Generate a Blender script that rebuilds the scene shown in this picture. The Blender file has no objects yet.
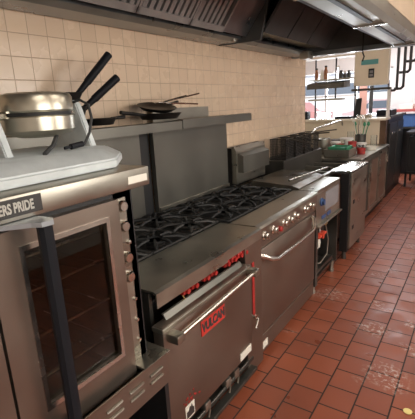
import bpy, bmesh, math, random
from mathutils import Vector, Matrix
random.seed(7)
SC = bpy.context.scene
COL = SC.collection
PI = math.pi

# ---------------------------------------------------------------- materials
def newmat(name):
    m = bpy.data.materials.new(name); m.use_nodes = True
    nt = m.node_tree
    return m, nt, nt.nodes['Principled BSDF']
def plain(name, col, rough=.5, metal=0., noise=0., scale=20., bump=0., rvar=0., emit=0., spec=None, stretch=None):
    m, nt, b = newmat(name)
    b.inputs['Base Color'].default_value = (*col, 1); b.inputs['Roughness'].default_value = rough
    b.inputs['Metallic'].default_value = metal
    if spec is not None: b.inputs['Specular IOR Level'].default_value = spec
    if emit:
        b.inputs['Emission Color'].default_value = (*col, 1); b.inputs['Emission Strength'].default_value = emit
    if noise or bump or rvar:
        g = nt.nodes.new('ShaderNodeNewGeometry')
        mp = nt.nodes.new('ShaderNodeMapping'); nt.links.new(g.outputs['Position'], mp.inputs['Vector'])
        if stretch: mp.inputs['Scale'].default_value = stretch
        n = nt.nodes.new('ShaderNodeTexNoise'); n.inputs['Scale'].default_value = scale; n.inputs['Detail'].default_value = 5
        nt.links.new(mp.outputs[0], n.inputs['Vector'])
        if noise:
            r = nt.nodes.new('ShaderNodeValToRGB')
            r.color_ramp.elements[0].position = .3; r.color_ramp.elements[1].position = .7
            r.color_ramp.elements[0].color = (*[c*(1-noise) for c in col], 1)
            r.color_ramp.elements[1].color = (*[min(1, c*(1+noise)) for c in col], 1)
            nt.links.new(n.outputs['Fac'], r.inputs['Fac']); nt.links.new(r.outputs[0], b.inputs['Base Color'])
        if rvar:
            mr = nt.nodes.new('ShaderNodeMapRange'); mr.inputs['To Min'].default_value = max(0.02, rough-rvar); mr.inputs['To Max'].default_value = rough+rvar
            mr.inputs['From Min'].default_value = .3; mr.inputs['From Max'].default_value = .7
            nt.links.new(n.outputs['Fac'], mr.inputs['Value']); nt.links.new(mr.outputs[0], b.inputs['Roughness'])
        if bump:
            bp = nt.nodes.new('ShaderNodeBump'); bp.inputs['Strength'].default_value = bump; bp.inputs['Distance'].default_value = .01
            nt.links.new(n.outputs['Fac'], bp.inputs['Height']); nt.links.new(bp.outputs[0], b.inputs['Normal'])
    return m

steel = plain('steel', (.37, .35, .30), .34, .92, .16, 5, .03, .09, stretch=(1, 1, 2.5))
steel_door = plain('oven_steel', (.265, .22, .185), .36, .9, .12, 3, .02, .08)
steel_dark = plain('sooty_steel', (.10, .095, .085), .42, .8, .35, 4, .05, .12)
steel_bright = plain('bright_steel', (.60, .58, .54), .24, 1, .08, 10, 0, .06)
steel_splash = plain('splash_steel', (.17, .165, .145), .42, .85, .14, 2.5, .03, .08, stretch=(1, 1, .4))
hood_steel = plain('hood_steel', (.25, .27, .285), .33, .85, .25, 4, .03, .1)
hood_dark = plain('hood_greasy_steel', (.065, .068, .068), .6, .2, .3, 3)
iron = plain('cast_iron', (.018, .018, .018), .6, .2, .4, 30, .15, .1)
iron_worn = plain('worn_iron', (.04, .038, .036), .5, .4, .6, 25, .15, .1)
black = plain('black_enamel', (.012, .012, .013), .45)
blackp = plain('black_plastic', (.010, .011, .014), .5, 0, 0, 20, 0, 0, 0, .15)
seasoned = plain('seasoned_pan', (.025, .023, .022), .42, .6, .3, 20)
chrome = plain('chrome', (.66, .63, .58), .2, 1)
cast = plain('cast_aluminium', (.50, .54, .55), .5, .2, .12, 14, .05)
golden = plain('plated_disc', (.46, .43, .35), .3, .9, .15, 8)
red = plain('red_paint', (.34, .022, .018), .5, 0, .25, 30)
redv = plain('red_valve', (.36, .022, .018), .42, 0, .2, 40)
orange = plain('orange_valve', (.55, .06, .03), .42)
cream = plain('cream_paint', (.72, .62, .48), .6, 0, .05, 3)
creamceil = plain('ceiling_paint', (.62, .52, .42), .8, 0, .05, 3)
whitep = plain('white_paint', (.75, .73, .70), .7)
palewall = plain('pale_wall', (.74, .71, .70), .8, 0, .03, 2)
label = plain('label_paper', (.72, .70, .62), .7)
badge_m = plain('badge_dark', (.045, .043, .042), .4, .3)
silverp = plain('silver_lettering', (.45, .44, .40), .4, .3)
blue = plain('blue_plastic', (.03, .07, .18), .4)
bluebin = plain('blue_bin', (.06, .13, .32), .5)
grey = plain('grey_label', (.20, .19, .20), .5)
green = plain('green_plastic', (.04, .25, .13), .4)
wood = plain('brown_wood', (.11, .06, .035), .5, 0, .3, 8)
rubber = plain('rubber', (.03, .03, .03), .7)
brass = plain('brass', (.55, .40, .16), .35, .9)
grease = plain('greasy_lid', (.17, .15, .12), .36, .8, .35, 6, .05, .1)
mauve = plain('filter_steel', (.36, .35, .34), .5, .4, .15, 8)
jarg = plain('jar_contents', (.30, .12, .05), .3, 0, .5, 30)
teal = plain('teal_sign', (.10, .30, .30), .5)

def glass(name, col, rough=.02):
    m, nt, b = newmat(name)
    b.inputs['Base Color'].default_value = (*col, 1); b.inputs['Roughness'].default_value = rough
    b.inputs['Transmission Weight'].default_value = 1; b.inputs['IOR'].default_value = 1.45
    return m
tint = glass('smoky_glass', (.34, .33, .28))
clear = glass('clear_glass', (.93, .96, .97))

SPOTS = ((-.33, 2.28, .15), (-.27, 2.20, .09), (-.49, 2.76, .12), (-.56, 2.75, .08), (-.93, 3.15, .16), (-.27, 2.95, .08))
def brickmat(name, U, V, bw, bh, offs, mortar, c1, c2, cm, rough, vec_off, metal=0, bump=.4, smooth=.1, rvar=0., dirt=0.):
    m, nt, b = newmat(name)
    L = nt.links
    g = nt.nodes.new('ShaderNodeNewGeometry'); s = nt.nodes.new('ShaderNodeSeparateXYZ'); L.new(g.outputs['Position'], s.inputs[0])
    c = nt.nodes.new('ShaderNodeCombineXYZ')
    def add(sock, v, out):
        a = nt.nodes.new('ShaderNodeMath'); a.operation = 'ADD'; a.inputs[1].default_value = v
        L.new(sock, a.inputs[0]); L.new(a.outputs[0], out)
    add(s.outputs[U], vec_off[0], c.inputs[0]); add(s.outputs[V], vec_off[1], c.inputs[1])
    t = nt.nodes.new('ShaderNodeTexBrick')
    t.offset = offs; t.offset_frequency = 2
    t.inputs['Scale'].default_value = 1; t.inputs['Brick Width'].default_value = bw; t.inputs['Row Height'].default_value = bh
    t.inputs['Mortar Size'].default_value = mortar; t.inputs['Mortar Smooth'].default_value = smooth
    t.inputs['Color1'].default_value = (*c1, 1); t.inputs['Color2'].default_value = (*c2, 1); t.inputs['Mortar'].default_value = (*cm, 1)
    L.new(c.outputs[0], t.inputs['Vector'])
    out = t.outputs['Color']
    n = nt.nodes.new('ShaderNodeTexNoise'); n.inputs['Scale'].default_value = 6; n.inputs['Detail'].default_value = 8
    L.new(g.outputs['Position'], n.inputs['Vector'])
    mr = nt.nodes.new('ShaderNodeMapRange'); mr.inputs['From Min'].default_value = .3; mr.inputs['From Max'].default_value = .7
    mr.inputs['To Min'].default_value = rough-rvar; mr.inputs['To Max'].default_value = rough+rvar
    L.new(n.outputs['Fac'], mr.inputs['Value'])
    ra = nt.nodes.new('ShaderNodeMath'); ra.operation = 'MULTIPLY_ADD'; ra.inputs[1].default_value = .4
    L.new(t.outputs['Fac'], ra.inputs[0]); L.new(mr.outputs[0], ra.inputs[2]); L.new(ra.outputs[0], b.inputs['Roughness'])
    if dirt:
        # pale dried splashes with shapes of their own
        n2 = nt.nodes.new('ShaderNodeTexNoise'); n2.inputs['Scale'].default_value = 34; n2.inputs['Detail'].default_value = 6; n2.inputs['Roughness'].default_value = .7
        n3 = nt.nodes.new('ShaderNodeTexNoise'); n3.inputs['Scale'].default_value = 2.6; n3.inputs['Detail'].default_value = 2
        L.new(g.outputs['Position'], n2.inputs['Vector']); L.new(g.outputs['Position'], n3.inputs['Vector'])
        r2 = nt.nodes.new('ShaderNodeValToRGB'); r2.color_ramp.elements[0].position = .50; r2.color_ramp.elements[1].position = .62
        r3 = nt.nodes.new('ShaderNodeValToRGB'); r3.color_ramp.elements[0].position = .62; r3.color_ramp.elements[1].position = .70
        L.new(n2.outputs['Fac'], r2.inputs[0]); L.new(n3.outputs['Fac'], r3.inputs[0])
        acc = r3.outputs[0]
        for px_, py_, rr_ in SPOTS:
            dd = nt.nodes.new('ShaderNodeVectorMath'); dd.operation = 'DISTANCE'; dd.inputs[1].default_value = (px_, py_, 0); L.new(g.outputs['Position'], dd.inputs[0])
            m_ = nt.nodes.new('ShaderNodeMapRange'); m_.inputs['From Min'].default_value = rr_*.4; m_.inputs['From Max'].default_value = rr_; m_.inputs['To Min'].default_value = 1; m_.inputs['To Max'].default_value = 0
            L.new(dd.outputs['Value'], m_.inputs['Value'])
            mm = nt.nodes.new('ShaderNodeMath'); mm.operation = 'MAXIMUM'; L.new(acc, mm.inputs[0]); L.new(m_.outputs[0], mm.inputs[1]); acc = mm.outputs[0]
        mu = nt.nodes.new('ShaderNodeMath'); mu.operation = 'MULTIPLY'; L.new(r2.outputs[0], mu.inputs[0]); L.new(acc, mu.inputs[1])
        mu2 = nt.nodes.new('ShaderNodeMath'); mu2.operation = 'MULTIPLY'; mu2.inputs[1].default_value = dirt; L.new(mu.outputs[0], mu2.inputs[0])
        mx = nt.nodes.new('ShaderNodeMix'); mx.data_type = 'RGBA'; L.new(mu2.outputs[0], mx.inputs[0])
        L.new(out, mx.inputs[6]); mx.inputs[7].default_value = (.62, .55, .50, 1); out = mx.outputs[2]
        hs = nt.nodes.new('ShaderNodeMix'); hs.data_type = 'RGBA'; hs.blend_type = 'MULTIPLY'; hs.inputs[0].default_value = .35
        L.new(out, hs.inputs[6]); L.new(n.outputs['Fac'], hs.inputs[7]); out = hs.outputs[2]
    L.new(out, b.inputs['Base Color'])
    bp = nt.nodes.new('ShaderNodeBump'); bp.invert = True; bp.inputs['Strength'].default_value = bump; bp.inputs['Distance'].default_value = .004
    L.new(t.outputs['Fac'], bp.inputs['Height']); L.new(bp.outputs[0], b.inputs['Normal'])
    return m
T = .172
floor_m = brickmat('quarry_tile', 1, 0, T, T, .5, .0045, (.33, .090, .043), (.245, .070, .038), (.032, .018, .015), .38,
                   (-1.676+T*60, .944+T*41), bump=.6, rvar=.12, dirt=.8)
TW = .1085
wall_m = brickmat('wall_tile', 1, 2, TW, TW, 0, .0022, (.71, .54, .385), (.66, .495, .355), (.43, .31, .22), .27,
                  (10.85+.02, 10.85-.052), bump=.3, rvar=.08)

# ---------------------------------------------------------------- mesh helpers
def bx(bm, x0, x1, y0, y1, z0, z1, bev=0.):
    r = bmesh.ops.create_cube(bm, size=1)
    vs = r['verts']
    for v in vs:
        v.co = Vector(((x0+x1)/2+v.co.x*(x1-x0), (y0+y1)/2+v.co.y*(y1-y0), (z0+z1)/2+v.co.z*(z1-z0)))
    if bev:
        es = list({e for v in vs for e in v.link_edges})
        bmesh.ops.bevel(bm, geom=es, offset=bev, segments=2, affect='EDGES', profile=.5)
def box(*a): bm = bmesh.new(); bx(bm, *a); return bm
def prism(bm, pts, axis, a, b):
    """extrude polygon pts (2D in the two other axes) along axis from a to b"""
    def mk(p, t):
        return {'x': (t, p[0], p[1]), 'y': (p[0], t, p[1]), 'z': (p[0], p[1], t)}[axis]
    A = [bm.verts.new(mk(p, a)) for p in pts]; B = [bm.verts.new(mk(p, b)) for p in pts]
    bm.faces.new(A); bm.faces.new(B[::-1]); n = len(pts)
    for i in range(n): bm.faces.new((A[i], B[i], B[(i+1) % n], A[(i+1) % n]))
    bmesh.ops.recalc_face_normals(bm, faces=bm.faces[:])
def tube(bm, pts, r, seg=8, cap=True, closed=False):
    pts = [Vector(p) for p in pts]; rings = []; n = len(pts)
    ref = None
    for i, p in enumerate(pts):
        if closed: d = (pts[(i+1) % n]-pts[i-1]).normalized()
        elif i == 0: d = (pts[1]-p).normalized()
        elif i == n-1: d = (p-pts[i-1]).normalized()
        else: d = ((pts[i+1]-p).normalized()+(p-pts[i-1]).normalized()).normalized()
        if ref is None: ref = d.orthogonal().normalized()
        u = (ref-d*ref.dot(d)); u = u.normalized() if u.length > 1e-6 else d.orthogonal().normalized()
        ref = u; w = d.cross(u)
        rr = r[i] if isinstance(r, (list, tuple)) else r
        rings.append([bm.verts.new(p+(u*math.cos(2*PI*k/seg)+w*math.sin(2*PI*k/seg))*rr) for k in range(seg)])
    m = n if closed else n-1
    for i in range(m):
        A, B = rings[i], rings[(i+1) % n]
        for k in range(seg): bm.faces.new((A[k], A[(k+1) % seg], B[(k+1) % seg], B[k]))
    if cap and not closed: bm.faces.new(rings[0][::-1]); bm.faces.new(rings[-1])
def lathe(bm, prof, c, axis='z', seg=32):
    """prof: list of (radius, height)"""
    rings = []
    for r, h in prof:
        ring = []
        for k in range(seg):
            a = 2*PI*k/seg; u, w = r*math.cos(a), r*math.sin(a)
            p = {'z': (u, w, h), 'x': (h, u, w), 'y': (u, h, w)}[axis]
            ring.append(bm.verts.new(Vector(c)+Vector(p)))
        rings.append(ring)
    for A, B in zip(rings, rings[1:]):
        for k in range(seg): bm.faces.new((A[k], A[(k+1) % seg], B[(k+1) % seg], B[k]))
    bm.faces.new(rings[0][::-1]); bm.faces.new(rings[-1])
    bmesh.ops.recalc_face_normals(bm, faces=bm.faces[:])
def wpos(o):
    v = Vector((0, 0, 0))
    while o is not None: v += o.location; o = o.parent
    return v
def obj(name, bm, mat, parent=None, smooth=False, lab=None, at=None):
    off = wpos(parent) + (Vector(at) if at else Vector())
    for v in bm.verts: v.co -= off
    bmesh.ops.recalc_face_normals(bm, faces=bm.faces[:])
    me = bpy.data.meshes.new(name); bm.to_mesh(me); bm.free(); me.materials.append(mat)
    if smooth:
        for p in me.polygons: p.use_smooth = True
        me.set_sharp_from_angle(angle=math.radians(38))
    o = bpy.data.objects.new(name, me); COL.objects.link(o); o.parent = parent
    if at: o.location = Vector(at)
    if lab: o['label'] = lab
    return o
def tag(o, lab, cat, group=None):
    o['label'] = lab; o['category'] = cat
    if group: o['group'] = group
    return o
def thing(name, lab, cat, loc, group=None):
    o = bpy.data.objects.new(name, None); COL.objects.link(o); o.location = loc; o.empty_display_size = .05
    return tag(o, lab, cat, group)
def struct(name, bm, mat):
    o = obj(name, bm, mat); o['kind'] = 'structure'; return o
def text(name, s, size, mat, parent, loc, rot, extrude=.0008, xs=1., bold=.0):
    cu = bpy.data.curves.new(name, 'FONT'); cu.body = s; cu.size = size; cu.extrude = extrude; cu.offset = bold
    cu.align_x = 'CENTER'; cu.align_y = 'CENTER'
    t = bpy.data.objects.new(name, cu); COL.objects.link(t)
    bpy.context.view_layer.update()
    me = bpy.data.meshes.new_from_object(t); bpy.data.objects.remove(t)
    me.materials.clear(); me.materials.append(mat)
    o = bpy.data.objects.new(name, me); COL.objects.link(o); o.parent = parent
    o.location = Vector(loc)-wpos(parent); o.rotation_euler = rot; o.scale = (xs, 1, 1)
    return o
FRONT = (PI/2, 0, PI/2)    # text facing +x reading along +y
def copy_tree(o, parent=None):
    c = o.copy(); COL.objects.link(c); c.parent = parent
    for ch in list(o.children): copy_tree(ch, c)
    return c

WX = -1.90          # face of the tiled wall
# ================================================================ the setting
struct('floor', box(-6, 3.0, -2, 16, -.1, 0), floor_m)
bm = bmesh.new(); bx(bm, WX-.15, WX, -2, 5.08, 0, 3.1); struct('wall_left', bm, wall_m)
struct('ceiling', box(-6, 3.0, -2, 10.2, 3.0, 3.1), creamceil)
struct('wall_right', box(2.0, 2.15, -2, 10.2, 0, 3.0), whitep)
struct('wall_back', box(WX-.15, 2.15, -2.1, -2, 0, 3.0), whitep)
# far wall with windows
FY = 10.0
bm = bmesh.new()
bx(bm, -5.5, -3.9, FY, FY+.15, 0, 3.0)
bx(bm, -3.9, -1.75, FY, FY+.15, 0, 1.12); bx(bm, -3.9, -1.75, FY, FY+.15, 2.25, 3.0)
bx(bm, -1.75, 2.0, FY, FY+.15, 0, 3.0)
struct('wall_far', bm, palewall)
bm = bmesh.new()
for x in (-3.9, -3.25, -2.55, -1.79):
    bx(bm, x, x+.045, FY+.02, FY+.09, 1.12, 2.25)
bx(bm, -3.9, -1.75, FY+.02, FY+.09, 1.12, 1.16); bx(bm, -3.9, -1.75, FY+.02, FY+.09, 2.21, 2.25)
bx(bm, -3.9, -1.75, FY+.02, FY+.09, 1.66, 1.70)
struct('window_1', bm, whitep)
w = bpy.data.objects['window_1']
struct('wall_alcove', box(-5.6, -5.5, 5.0, FY, 0, 3.0), palewall)
struct('wall_return', box(-5.5, WX-.15, 4.93, 5.08, 0, 3.0), cream)
# pass-through half wall
struct('wall_pass', box(-2.75, -1.29, 6.62, 6.74, 0, 1.27), cream)
bm = bmesh.new(); bx(bm, -2.8, -1.19, 6.56, 6.88, 1.27, 1.305, .005)
tag(obj('serving_ledge', bm, plain('ledge', (.70, .62, .50), .4, 0, .05, 4), smooth=True), 'cream serving ledge on top of the low wall at the far end', 'ledge')
bm = bmesh.new()
prism(bm, [(-1.9, 5.1), (-1.85, 5.07), (-2.62, 6.60), (-2.75, 6.60)], 'z', 0, 1.2)
struct('trim_1', bm, cream)
# outside
tag(obj('parking_lot', box(-14, 8, 16, 60, -.2, -.1), plain('asphalt', (.40, .40, .42), .9)), 'pale grey parking lot outside the far window', 'ground')
bpy.data.objects['parking_lot']['kind'] = 'structure'
t = thing('storefront', 'long white building with blue roof band seen through the far window', 'building', (-9, 26, 0))
obj('wall', box(-16, 4, 26, 30, -.1, 3.2), plain('outside_white', (.80, .80, .80), .8), t)
obj('roof_band', box(-16.2, 4.2, 25.8, 30, 3.2, 4.3), plain('outside_blue', (.16, .24, .42), .7), t)
obj('window_band', box(-15, 3, 25.97, 26.01, 1.9, 2.5), plain('outside_glass', (.15, .17, .2), .2), t)
def car(x, y, m, lab):
    t = thing('parked_car', lab, 'car', (x, y, -.1), 'cars outside the far window')
    bm = bmesh.new()
    prism(bm, [(x-2.1, .25), (x-2.1, .85), (x-1.3, 1.0), (x-.8, 1.5), (x+.7, 1.5), (x+1.3, 1.0), (x+2.1, .9), (x+2.1, .25)], 'y', y-.85, y+.85)
    obj('body', bm, m, t)
    for sx in (-1.3, 1.3):
        for sy in (-.86, .86):
            bm = bmesh.new(); lathe(bm, [(.32, -.1), (.32, .1)], (x+sx, y+sy, .24), 'y', 20); obj('wheel', bm, rubber, t, True)
    bm = bmesh.new(); prism(bm, [(x-1.05, 1.05), (x-.7, 1.42), (x+.6, 1.42), (x+1.05, 1.05)], 'y', y-.87, y+.87); obj('window', bm, plain('car_glass', (.1, .11, .13), .15), t)
car(-9.5, 23.5, plain('car_red', (.50, .22, .20), .3), 'faded red car parked outside the far window, at the left')
car(-4.2, 23.2, plain('car_pink', (.58, .38, .37), .3), 'dusty pink car parked outside the far window, at the right')

# ================================================================ convection oven
OX = -.92
t = thing('convection_oven', 'steel convection oven with glass door and dark vertical bar handle, nearest on the left', 'oven', (-1.35, .6, 0))
oy0, oy1 = -.05, .935
bm = bmesh.new()
bx(bm, -1.75, OX-.03, oy0, oy0+.03, .62, 1.375); bx(bm, -1.75, OX-.03, oy1-.03, oy1, .62, 1.375)
bx(bm, -1.75, -1.72, oy0, oy1, .62, 1.375); bx(bm, -1.72, OX-.03, oy0+.03, oy1-.03, .62, .70); bx(bm, -1.72, OX-.03, oy0+.03, oy1-.03, 1.345, 1.375)
bx(bm, -1.72, OX-.05, .86, oy1-.03, .70, 1.345)
obj('body', bm, black, t)
cav = plain('oven_cavity', (.085, .072, .045), .5, .4, .4, 8)
bm = bmesh.new()
bx(bm, -1.60, -1.58, -.02, .86, .72, 1.34); bx(bm, -1.6, OX-.04, -.02, .86, .715, .735); bx(bm, -1.6, OX-.04, .845, .855, .72, 1.34); bx(bm, -1.6, OX-.04, -.02, -.01, .72, 1.34)
obj('cavity_liner', bm, cav, t)
for z in (.88, 1.01, 1.15, 1.25):
    bm = bmesh.new()
    bx(bm, OX-.07, OX-.060, .0, .84, z, z+.006); bx(bm, -1.55, -1.545, .0, .84, z, z+.006)
    for k in range(12): bx(bm, -1.55, OX-.065, .02+k*.07, .022+k*.07, z+.001, z+.003)
    obj('oven_rack', bm, steel_bright, t)
# cap
bm = bmesh.new(); bx(bm, -1.78, OX+.012, -.1, .985, 1.375, 1.437, .004)
obj('top_cap', bm, steel, t, True)
bm = bmesh.new(); bx(bm, OX+.012, OX+.016, .40, .578, 1.386, 1.430, .0015); bd = obj('name_plate', bm, badge_m, t)
text('lettering', 'BAKERS PRIDE', .034, silverp, bd, (OX+.017, .489, 1.407), FRONT, xs=.60, bold=.0010)
bm = bmesh.new(); bx(bm, OX+.012, OX+.0135, .885, .972, 1.392, 1.415); obj('paper_label', bm, label, t, lab='blank cream sticker at the right end of the top cap')
# door
def frame(bm, x0, x1, y0, y1, z0, z1, a0, a1, b0, b1):
    bx(bm, x0, x1, y0, a0, z0, z1); bx(bm, x0, x1, a1, y1, z0, z1); bx(bm, x0, x1, a0, a1, z0, b0); bx(bm, x0, x1, a0, a1, b1, z1)
bm = bmesh.new(); frame(bm, OX-.03, OX, .43, .846, .725, 1.352, .515, .788, .835, 1.295)
dr = obj('door', bm, steel_door, t)
bm = bmesh.new(); frame(bm, OX-.002, OX+.004, .503, .800, .823, 1.307, .516, .787, .838, 1.293)
obj('window_frame', bm, steel_bright, dr)
bm = bmesh.new(); bx(bm, OX-.02, OX-.014, .515, .788, .835, 1.295); obj('window_pane', bm, tint, dr)
bm = bmesh.new(); bx(bm, OX-.03, OX, -.04, .422, .725, 1.352); obj('door', bm, steel_door, t)
# handle
bm = bmesh.new()
prof = [(OX+.075, .505), (OX+.095, .513), (OX+.10, .532), (OX+.095, .551), (OX+.075, .559), (OX+.06, .555), (OX+.06, .509)]
def shift(p): return [(a-.02, b-.012) for a, b in p]
prism(bm, [(-.868,.528),(-.852,.524),(-.842,.532),(-.840,.545),(-.845,.558),(-.868,.562)], 'z', .66, 1.362)
h = obj('door_handle', bm, blackp, dr, True)
bm = bmesh.new(); prism(bm, [(OX+.0, .46), (OX+.015, .46), (OX+.060, .512), (OX+.082, .525), (OX+.086, .555), (OX+.068, .566), (OX+.0, .56)], 'z', 1.362, 1.374)
obj('handle_bracket', bm, plain('bracket_steel', (.42, .46, .50), .35, .8), h)
# control strip
bm = bmesh.new(); bx(bm, OX-.05, OX-.030, .852, .930, .72, 1.372); obj('control_strip', bm, steel, t)
for z in (1.318, 1.25, 1.14, 1.07):
    bm = bmesh.new(); lathe(bm, [(.020, -.006), (.020, .004), (.015, .012), (.001, .012)], (OX-.026, .884, z), 'x', 20)
    k = obj('control_knob', bm, chrome, t, True)
for z in (1.19, .98, .90, .82):
    bm = bmesh.new(); lathe(bm, [(.007, -.006), (.006, .004), (.001, .005)], (OX-.026, .90, z), 'x', 12); obj('screw', bm, steel_bright, t, True)
# drip shelf and louvred base
bm = bmesh.new()
prism(bm, [(-1.5, .700), (-.890, .700), (-.886, .748), (-.880, .748), (-.880, .625), (-.885, .625), (-.888, .690), (-1.5, .690)], 'y', -.05, .965)
sh = obj('lower_panel', bm, steel_door, t)
bm = bmesh.new(); bx(bm, -1.5, -.881, .852, .985, .738, .749, .002); obj('side_shelf', bm, steel, t)
for y in (.70, .80, .90):
    for dz in (.034, .004):
        bm = bmesh.new()
        tube(bm, [(-.879, y-.032, .676+dz), (-.877, y-.026, .676+dz), (-.877, y+.026, .676+dz), (-.879, y+.032, .676+dz)], .005, 8)
        obj('louvre', bm, steel, sh, True)
bm = bmesh.new(); bx(bm, -1.5, -.895, -.05, -.02, .12, .60); bx(bm, -1.5, -.895, 1.0-.045, .985-.01, .12, .694); bx(bm, -1.5, -1.48, -.05, .97, .12, .6)
bx(bm, -1.5, -.895, -.02, .955, .12, .14)
obj('base_cabinet', bm, black, t)
for x in (-1.44, -.94):
    for y in (.0, .96):
        bm = bmesh.new(); lathe(bm, [(.022, 0), (.022, .02), (.016, .03), (.02, .12)], (x, y, 0)); obj('leg', bm, steel_dark, t, True)

# ================================================================ waffle iron
t = thing('waffle_iron', 'round waffle iron in a pale cast frame on top of the near oven', 'waffle iron', (-1.2, .8, 1.437))
bm = bmesh.new()
z0 = 1.439
low = [(-.985, .30), (-.985, .92), (-1.12, 1.075), (-1.42, 1.075), (-1.50, .98), (-1.50, .30)]
mid = [(p[0], p[1]) for p in low]
top = [(-1.025, .31), (-1.025, .885), (-1.15, 1.03), (-1.40, 1.03), (-1.47, .96), (-1.47, .31)]
rings = []
for pts, z in ((low, z0), ([(a, b) for a, b in low], z0+.028), (top, z0+.058)):
    rings.append([bm.verts.new((a, b, z)) for a, b in pts])
for A, B in zip(rings, rings[1:]):
    for k in range(6): bm.faces.new((A[k], A[(k+1) % 6], B[(k+1) % 6], B[k]))
bm.faces.new(rings[0][::-1]); bm.faces.new(rings[-1])
bmesh.ops.bevel(bm, geom=bm.edges[:], offset=.005, segments=2, affect='EDGES')
obj('base', bm, cast, t, True)
for y in (.68, 1.01):
    bm = bmesh.new()
    prism(bm, [(-1.19, 1.49), (-1.42, 1.49), (-1.315, 1.655), (-1.285, 1.668), (-1.255, 1.655)], 'y', y-.013, y+.013)
    bmesh.ops.bevel(bm, geom=bm.edges[:], offset=.004, segments=2, affect='EDGES')
    obj('support_post', bm, cast, t, True)
c = (-1.27, .845, 0)
bm = bmesh.new(); lathe(bm, [(.06, 1.545), (.108, 1.558), (.119, 1.57), (.119, 1.612), (.115, 1.616)], c, 'z', 48); lp = obj('lower_plate', bm, golden, t, True)
bm = bmesh.new(); lathe(bm, [(.113, 1.614), (.113, 1.630)], c, 'z', 48); obj('gap_ring', bm, iron, t, True)
bm = bmesh.new(); lathe(bm, [(.115, 1.628), (.120, 1.634), (.120, 1.674), (.113, 1.686), (.09, 1.692), (.001, 1.694)], c, 'z', 48); obj('upper_plate', bm, golden, t, True)
for a, b in ((.66, .73), (.96, 1.01)):
    bm = bmesh.new(); tube(bm, [(-1.27, a, 1.62), (-1.27, b, 1.62)], .012); obj('pivot', bm, chrome, t, True)
bm = bmesh.new(); tube(bm, [(-1.27, .99, 1.655), (-1.23, 1.0, 1.665), (-1.18, .995, 1.645), (-1.16, .985, 1.60), (-1.15, .96, 1.55), (-1.14, .925, 1.515), (-1.14, .90, 1.51)], .005, 8)
obj('power_cord', bm, rubber, t, True)
bm = bmesh.new(); tube(bm, [(-1.20, .86, 1.548), (-1.17, .82, 1.52), (-1.12, .75, 1.50)], .007, 8); obj('plate_handle', bm, rubber, t, True)
bm = bmesh.new(); tube(bm, [(-1.14, .915, 1.515), (-1.14, .865, 1.510)], .010, 10); tube(bm, [(-1.14, .865, 1.510), (-1.14, .84, 1.508)], .005, 10); obj('cord_plug', bm, blackp, t, True)

# ================================================================ grates
def make_grate(cx, cy, w, d, z, mat):
    """square cast-iron grate, w along y and d along x, arms meeting over the burner"""
    bm = bmesh.new(); hx, hy = d/2, w/2; r = .006
    for x in (cx-hx, cx+hx): bx(bm, x-r, x+r, cy-hy, cy+hy, z-.012, z, .002)
    for y in (cy-hy, cy+hy): bx(bm, cx-hx, cx+hx, y-r, y+r, z-.012, z, .002)
    for k in range(8):
        a = k*PI/4 + .0
        c_, s_ = math.cos(a), math.sin(a)
        m = max(abs(c_)/hx, abs(s_)/hy); R = 1/m
        p0 = Vector((cx+c_*R, cy+s_*R, z-.004)); p1 = Vector((cx+c_*.045, cy+s_*.045, z+.012)); pm = Vector((cx+c_*R*.75, cy+s_*R*.75, z+.010))
        tube(bm, [p0, pm, p1], [.008, .009, .007], 6)
    lathe(bm, [(.062, z-.006), (.062, z+.004), (.05, z+.004), (.05, z-.006)], (cx, cy, 0), 'z', 20)
    return bm
def burner(bm_par, cx, cy, z):
    bm = bmesh.new()
    lathe(bm, [(.055, z-.03), (.055, z-.012), (.035, z-.002), (.02, z), (.001, z)], (cx, cy, 0), 'z', 20)
    return bm

def knob(par, x, y, z, m=None, r=.027):
    bm = bmesh.new(); lathe(bm, [(r*1.05, -.004), (r*1.05, .004), (r*.8, .010), (r*.8, .026), (r*.6, .03), (.001, .03)], (x, y, z), 'x', 24)
    bx(bm, x+.01, x+.036, y-.004, y+.004, z-r*.9, z+r*.9, .002)
    return obj('burner_knob', bm, m or chrome, par, True)

# ---------------------------------------------------------------- near range
t = thing('gas_range', 'near six-burner gas range with red badge and its control panel missing', 'range', (-1.4, 1.5, 0))
Y0, Y1 = 1.06, 1.995
bm = bmesh.new()
bx(bm, -1.80, -1.04, Y0, Y0+.02, .0+.13, .905); bx(bm, -1.80, -1.04, 1.86, Y1-.005, .13, .905)
bx(bm, -1.80, -1.78, Y0, Y1-.01, .13, .905)
bx(bm, -1.78, -1.0, Y0+.02, 1.86, .13, .15)
obj('body', bm, steel_dark, t)
bm = bmesh.new(); bx(bm, -1.80, -1.27, Y0, Y1, .878, .892); obj('burner_tray', bm, iron, t)
bm = bmesh.new()
prism(bm, [(-1.285, .90), (-1.285, .918), (-1.012, .920), (-.995, .912), (-.995, .85), (-1.001, .85), (-1.001, .905), (-1.02, .912)], 'y', Y0, 1.60)
obj('front_ledge', bm, steel, t)
bm = bmesh.new()
prism(bm, [(-1.283, .90), (-1.283, .916), (-1.018, .918), (-1.003, .910), (-1.003, .856), (-1.01, .856), (-1.01, .903), (-1.02, .909)], 'y', 1.60, 1.997)
obj('front_ledge', bm, steel, t)
bm = bmesh.new(); bx(bm, -1.80, -1.28, Y0, Y0+.012, .89, .945); obj('side_rim', bm, steel_dark, t)
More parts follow.
